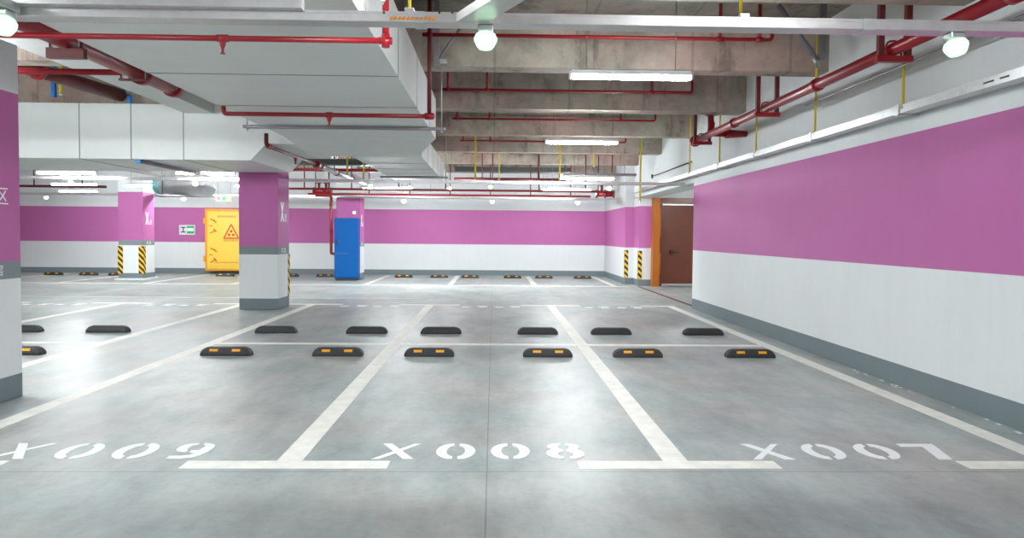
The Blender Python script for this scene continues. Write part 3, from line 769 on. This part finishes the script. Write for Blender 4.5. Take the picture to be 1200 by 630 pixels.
# branch pipes between the beams
def branch(Y, z, xr, drops, label, turn=True, r=.022):
    pts = [(DX1+.05, Y, z), (xr, Y, z)] + ([(xr, Y, 3.98)] if turn else [])
    t = pipe('sprinkler_pipe', label, pts, r)
    for px in drops:
        x = at(px, 100, 'y', Y).x
        MB().cyl((x, Y, z-.03), (x, Y, ZS), r*.95, seg=10).build('riser', 'darkred' if len(drops) > 3 else 'red', t)
        coupling(t, (x, Y, z), (1, 0, 0), r*1.05, .08)
    return t
branch(8.5, 3.795, at(905, 47, 'y', 8.5).x, (503, 843, 889), 'red sprinkler branch pipe in front of the nearest concrete beam')
branch(11.5, 3.76, at(811, 112, 'y', 11.5).x, (525, 571, 764), 'red sprinkler branch pipe before the second concrete beam')
branch(14.6, 3.80, at(768, 145, 'y', 14.6).x, (536, 574, 728), 'red sprinkler branch pipe before the third concrete beam')
branch(17.8, 3.77, at(733, 173, 'y', 17.8).x, (543, 575), 'red sprinkler branch pipe before the fourth concrete beam')
branch(20.7, 3.80, at(716, 184, 'y', 20.7).x, (560, 600), 'red sprinkler branch pipe before the fifth concrete beam')
# cable brace at the beam near right
p0, p1 = at(912, 6, 'y', 8.2), at(957, 70, 'y', 8.2)
t = thing('seismic_brace', 'grey diagonal steel brace beside the right end of near beam', 'brace', tuple(p1))
MB().cyl(p0, p1, .03, seg=6).build('brace_bar', 'strut', t)
MB().box(p1.x+.02, p1.x+.09, 8.17, 8.23, p1.z, ZS).build('channel', 'strut', t)
MB().cyl(p1-Vector((.05, 0, -.05)), p1+Vector((.02, 0, -.08)), .025, seg=8).build('brace_foot', 'galv', t)
p0, p1 = at(545, 25, 'y', 8.6), at(512, 72, 'y', 8.6)
t = thing('seismic_brace', 'small grey diagonal brace beside the duct below the near beam', 'brace', tuple(p1))
MB().cyl(p0, p1, .014, seg=6).build('brace_bar', 'strut', t)
MB().box(p1.x-.03, p1.x+.03, 8.57, 8.63, p1.z-.04, ZS).build('channel', 'strut', t)
MB().box(p1.x+.02, p1.x+.12, 8.56, 8.62, p1.z-.02, p1.z+.03, .01).build('brace_foot', 'galv', t)

# pipes across the far ceiling
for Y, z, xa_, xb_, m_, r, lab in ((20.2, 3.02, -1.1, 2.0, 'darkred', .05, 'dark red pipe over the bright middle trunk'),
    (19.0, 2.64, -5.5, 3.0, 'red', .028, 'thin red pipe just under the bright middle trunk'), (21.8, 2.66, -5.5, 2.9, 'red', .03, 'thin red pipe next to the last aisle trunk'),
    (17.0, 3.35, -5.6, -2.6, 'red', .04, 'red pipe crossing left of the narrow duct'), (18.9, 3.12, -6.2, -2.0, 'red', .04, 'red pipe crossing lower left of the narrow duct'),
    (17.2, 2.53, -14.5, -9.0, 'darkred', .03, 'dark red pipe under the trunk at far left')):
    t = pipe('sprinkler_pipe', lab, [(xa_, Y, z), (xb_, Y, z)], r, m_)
    n = max(2, int((xb_-xa_)/1.1))
    for k in range(n):
        x = xa_+(k+.5)*(xb_-xa_)/n
        MB().cyl((x, Y, z-.02), (x, Y, ZS), .016, seg=8).build('hanger_rod', 'darkred', t)
t = thing('cable_tray', 'dark green cable tray crossing below the far beams', 'cable tray', (1, 21.8, 3.3))
MB().box(-1.2, 2.35, 22.4, 22.7, 3.43, 3.57).build('trough', 'darkgreen', t)
for x in (-.6, .25, 1.4, 2.2): MB().cyl((x, 22.55, 3.4), (x, 22.55, ZS), .02, seg=8).build('rod', 'dark', t)
t = thing('cable_tray', 'dark green cable tray left of the narrow duct', 'cable tray', (-4, 18.2, 3.2))
MB().box(-5.6, -2.6, 17.65, 17.95, 3.14, 3.28).build('trough', 'darkgreen', t)
for x in (-5.2, -4.2, -3.0): MB().cyl((x, 17.8, 3.1), (x, 17.8, ZS), .02, seg=8).build('rod', 'dark', t)
t = thing('cable_tray', 'grey cable tray near the wall pier top at right', 'cable tray', (3, 21.0, 3.0))
p0 = at(660, 204, 'y', 19.5); p1 = at(745, 206, 'y', 19.5)
MB().box(p0.x, p1.x, 19.4, 19.6, p0.z-.03, p0.z+.03).build('trough', 'strut', t)
for x in (p0.x+.3, p1.x-.3): MB().cyl((x, 19.5, p0.z), (x, 19.5, ZS), .01, seg=8).build('rod', 'strut', t)
p0, p1 = at(751, 201, 'x', XW+.03), at(806, 181, 'x', XW+.03)
tag(MB().tube([(XW+.0, 19.0, 3.05), (XW+.0, 15.2, 3.06)], .012, seg=8).cyl((XW-.0, 19.0, 3.0), (XW, 19.0, 3.1), .025, seg=8).build('conduit', 'dark'), 'thin dark conduit on the white wall above the doorway', 'conduit')

# yellow rods
def rod(px, py_bottom, axis, v, ztop, label, r=.012):
    p = at(px, py_bottom, axis, v)
    t = thing('hanging_rod', label, 'hanging rod', tuple(p), 'yellow hanging rods')
    MB().cyl(p, (p.x, p.y, ztop), r, seg=8).build('sleeve', 'yellow_rod', t)
    MB().cyl((p.x, p.y, p.z-.02), (p.x, p.y, p.z+.01), r*1.9, seg=6).build('nut', 'galv', t)
for px, py, lab in ((1058, 125, 'nearest yellow rod holding the right wall tray'), (955, 157, 'second yellow rod along the right wall tray'), (886, 178, 'third yellow rod along the right wall tray'), (843, 193, 'fourth yellow rod, right of the red gate valve'), (808, 205, 'yellow rod at the end corner of the right wall'), ):
    rod(px, py, 'x', 3.94, ZS, lab, .014)
rod(750, 236, 'y', 16.0, ZS, 'yellow rod left of the doorway lintel', .02)
for px, Y, zb, lab in ((557, 16.0, 2.66, 'yellow rod on the bright trunk beside the narrow duct'), (585, 18.5, 2.9, 'thinner yellow rod second from the narrow duct'), (656, 16.0, 2.66, 'yellow rod on the bright trunk near its middle'), (696, 18.5, 3.25, 'short yellow rod behind the third tube light'), (407, 16.0, 2.78, 'yellow rod beside the pale pipe left of narrow duct'), (644-218, 17.5, 2.8, 'thin yellow rod touching left side of narrow duct'), (72, 11.2, 3.56, 'yellow rod in the dark gap above the side branch at left')):
    p = at(px, 190, 'y', Y)
    t = thing('hanging_rod', lab, 'hanging rod', (p.x, Y, zb), 'yellow hanging rods')
    MB().cyl((p.x, Y, zb), (p.x, Y, ZS), .02 if px != 585 else .014, seg=8).build('sleeve', 'yellow_rod', t)
    MB().cyl((p.x, Y, zb-.02), (p.x, Y, zb+.01), .03, seg=6).build('nut', 'galv', t)
for px, lab in ((868, 'yellow rod above the near trunk right of centre'), (480, 'yellow rod above the near trunk by its lettering')):
    p = at(px, 10, 'y', 3.95)
    t = thing('hanging_rod', lab, 'hanging rod', (p.x, 3.95, TZ+.05), 'yellow hanging rods')
    MB().cyl((p.x, 3.95, TZ+.05), (p.x, 3.95, ZS), .009, seg=8).build('sleeve', 'yellow_rod', t)
    MB().box(p.x-.02, p.x+.03, 3.89, 3.96, TZ+.05, TZ+.075, .003).build('clip', 'galv', t)

# ------------------------------------------------------------------ jet fan
p = at(187, 217, 'y', 17.8); q = at(245, 221, 'y', 17.1)
a = Vector((p.x, 17.8, p.z)); b_ = Vector((q.x, 17.1, q.z)); d = (b_-a).normalized(); L = (b_-a).length
jf = thing('jet_fan', 'silver jet fan with pale teal inlet ring hung at left', 'fan', tuple((a+b_)/2))
MB().lathe([(.2, .1), (.2, L*.9), (.19, L), (.15, L+.03), (.03, L+.04)], a, d, 28).build('casing', 'fan', jf)
MB().lathe([(.15, -.02), (.22, 0), (.225, .05), (.21, .14), (.18, .14), (.165, .02)], a, d, 28).build('inlet_ring', 'teal', jf)
MB().lathe([(.16, .25), (.16, .27), (.05, .27), (.05, .25)], a, d, 20).build('rotor', 'dark', jf)
m_ = (a+b_)/2
MB().box(m_.x-.6, m_.x+.65, m_.y-.16, m_.y+.16, m_.z-.235, m_.z-.215).build('mounting_plate', 'strut', jf)
for sx in (-.5, .5): MB().cyl((m_.x+sx, m_.y, m_.z-.22), (m_.x+sx, m_.y, ZS), .012, seg=8).build('hanger_rod', 'galv', jf)

# ------------------------------------------------------------------ red valve groups
def manifold(x0, x1, Y, z, label):
    t = thing('valve_manifold', label, 'valve group', ((x0+x1)/2, Y, z))
    MB().cyl((x0, Y, z), (x1, Y, z), .085).build('header', 'red', t)
    for x in (x0, (x0+x1)/2, x1): MB().cyl((x-.02, Y, z), (x+.02, Y, z), .12).build('flange', 'darkred', t)
    for x in (x0+.15, x1-.15):
        MB().cyl((x, Y, z+.08), (x, Y, z+.24), .04).cyl((x, Y, z+.24), (x, Y, z+.26), .09).build('valve', 'darkred', t)
    for x in (x0+.05, x1-.05): MB().cyl((x, Y, z), (x, Y, ZS), .015, seg=8).build('hanger_rod', 'darkred', t)
p = at(699, 227, 'y', 21.0); q = at(719, 227, 'y', 21.0)
manifold(p.x, q.x, 21.0, p.z, 'red valve group beside the green lamp near the right wall')
p = at(368, 224, 'y', 22.0); q = at(388, 224, 'y', 22.0)
manifold(p.x, q.x, 22.0, p.z, 'red valve group between the middle column and blue cabinet')
p = at(388, 229, 'y', 23.35); q = at(388, 297, 'y', 23.35)
t = pipe('standpipe', 'red standpipe going down beside the blue cabinet', [(p.x-.5, 23.35, p.z), (p.x, 23.35, p.z), (q.x, 23.35, q.z), (q.x+.1, 23.35, q.z)], .045)
coupling(t, (p.x, 23.35, p.z-.3), (0, 0, 1), .045); coupling(t, (p.x, 23.35, 1.6), (0, 0, 1), .045)

# ------------------------------------------------------------------ world, view
w = bpy.data.worlds.new('world'); SC.world = w; w.use_nodes = True
w.node_tree.nodes['Background'].inputs[0].default_value = (.8, .9, .9, 1)
w.node_tree.nodes['Background'].inputs[1].default_value = 0
SC.view_settings.view_transform = 'Standard'; SC.view_settings.look = 'None'
SC.view_settings.gamma = 1; SC.view_settings.use_curve_mapping = False
SC.view_settings.exposure = 0.29
SC.cycles.use_denoising = True
SC.cycles.max_bounces = 10; SC.cycles.diffuse_bounces = 6; SC.cycles.glossy_bounces = 4
SC.cycles.sample_clamp_indirect = 6
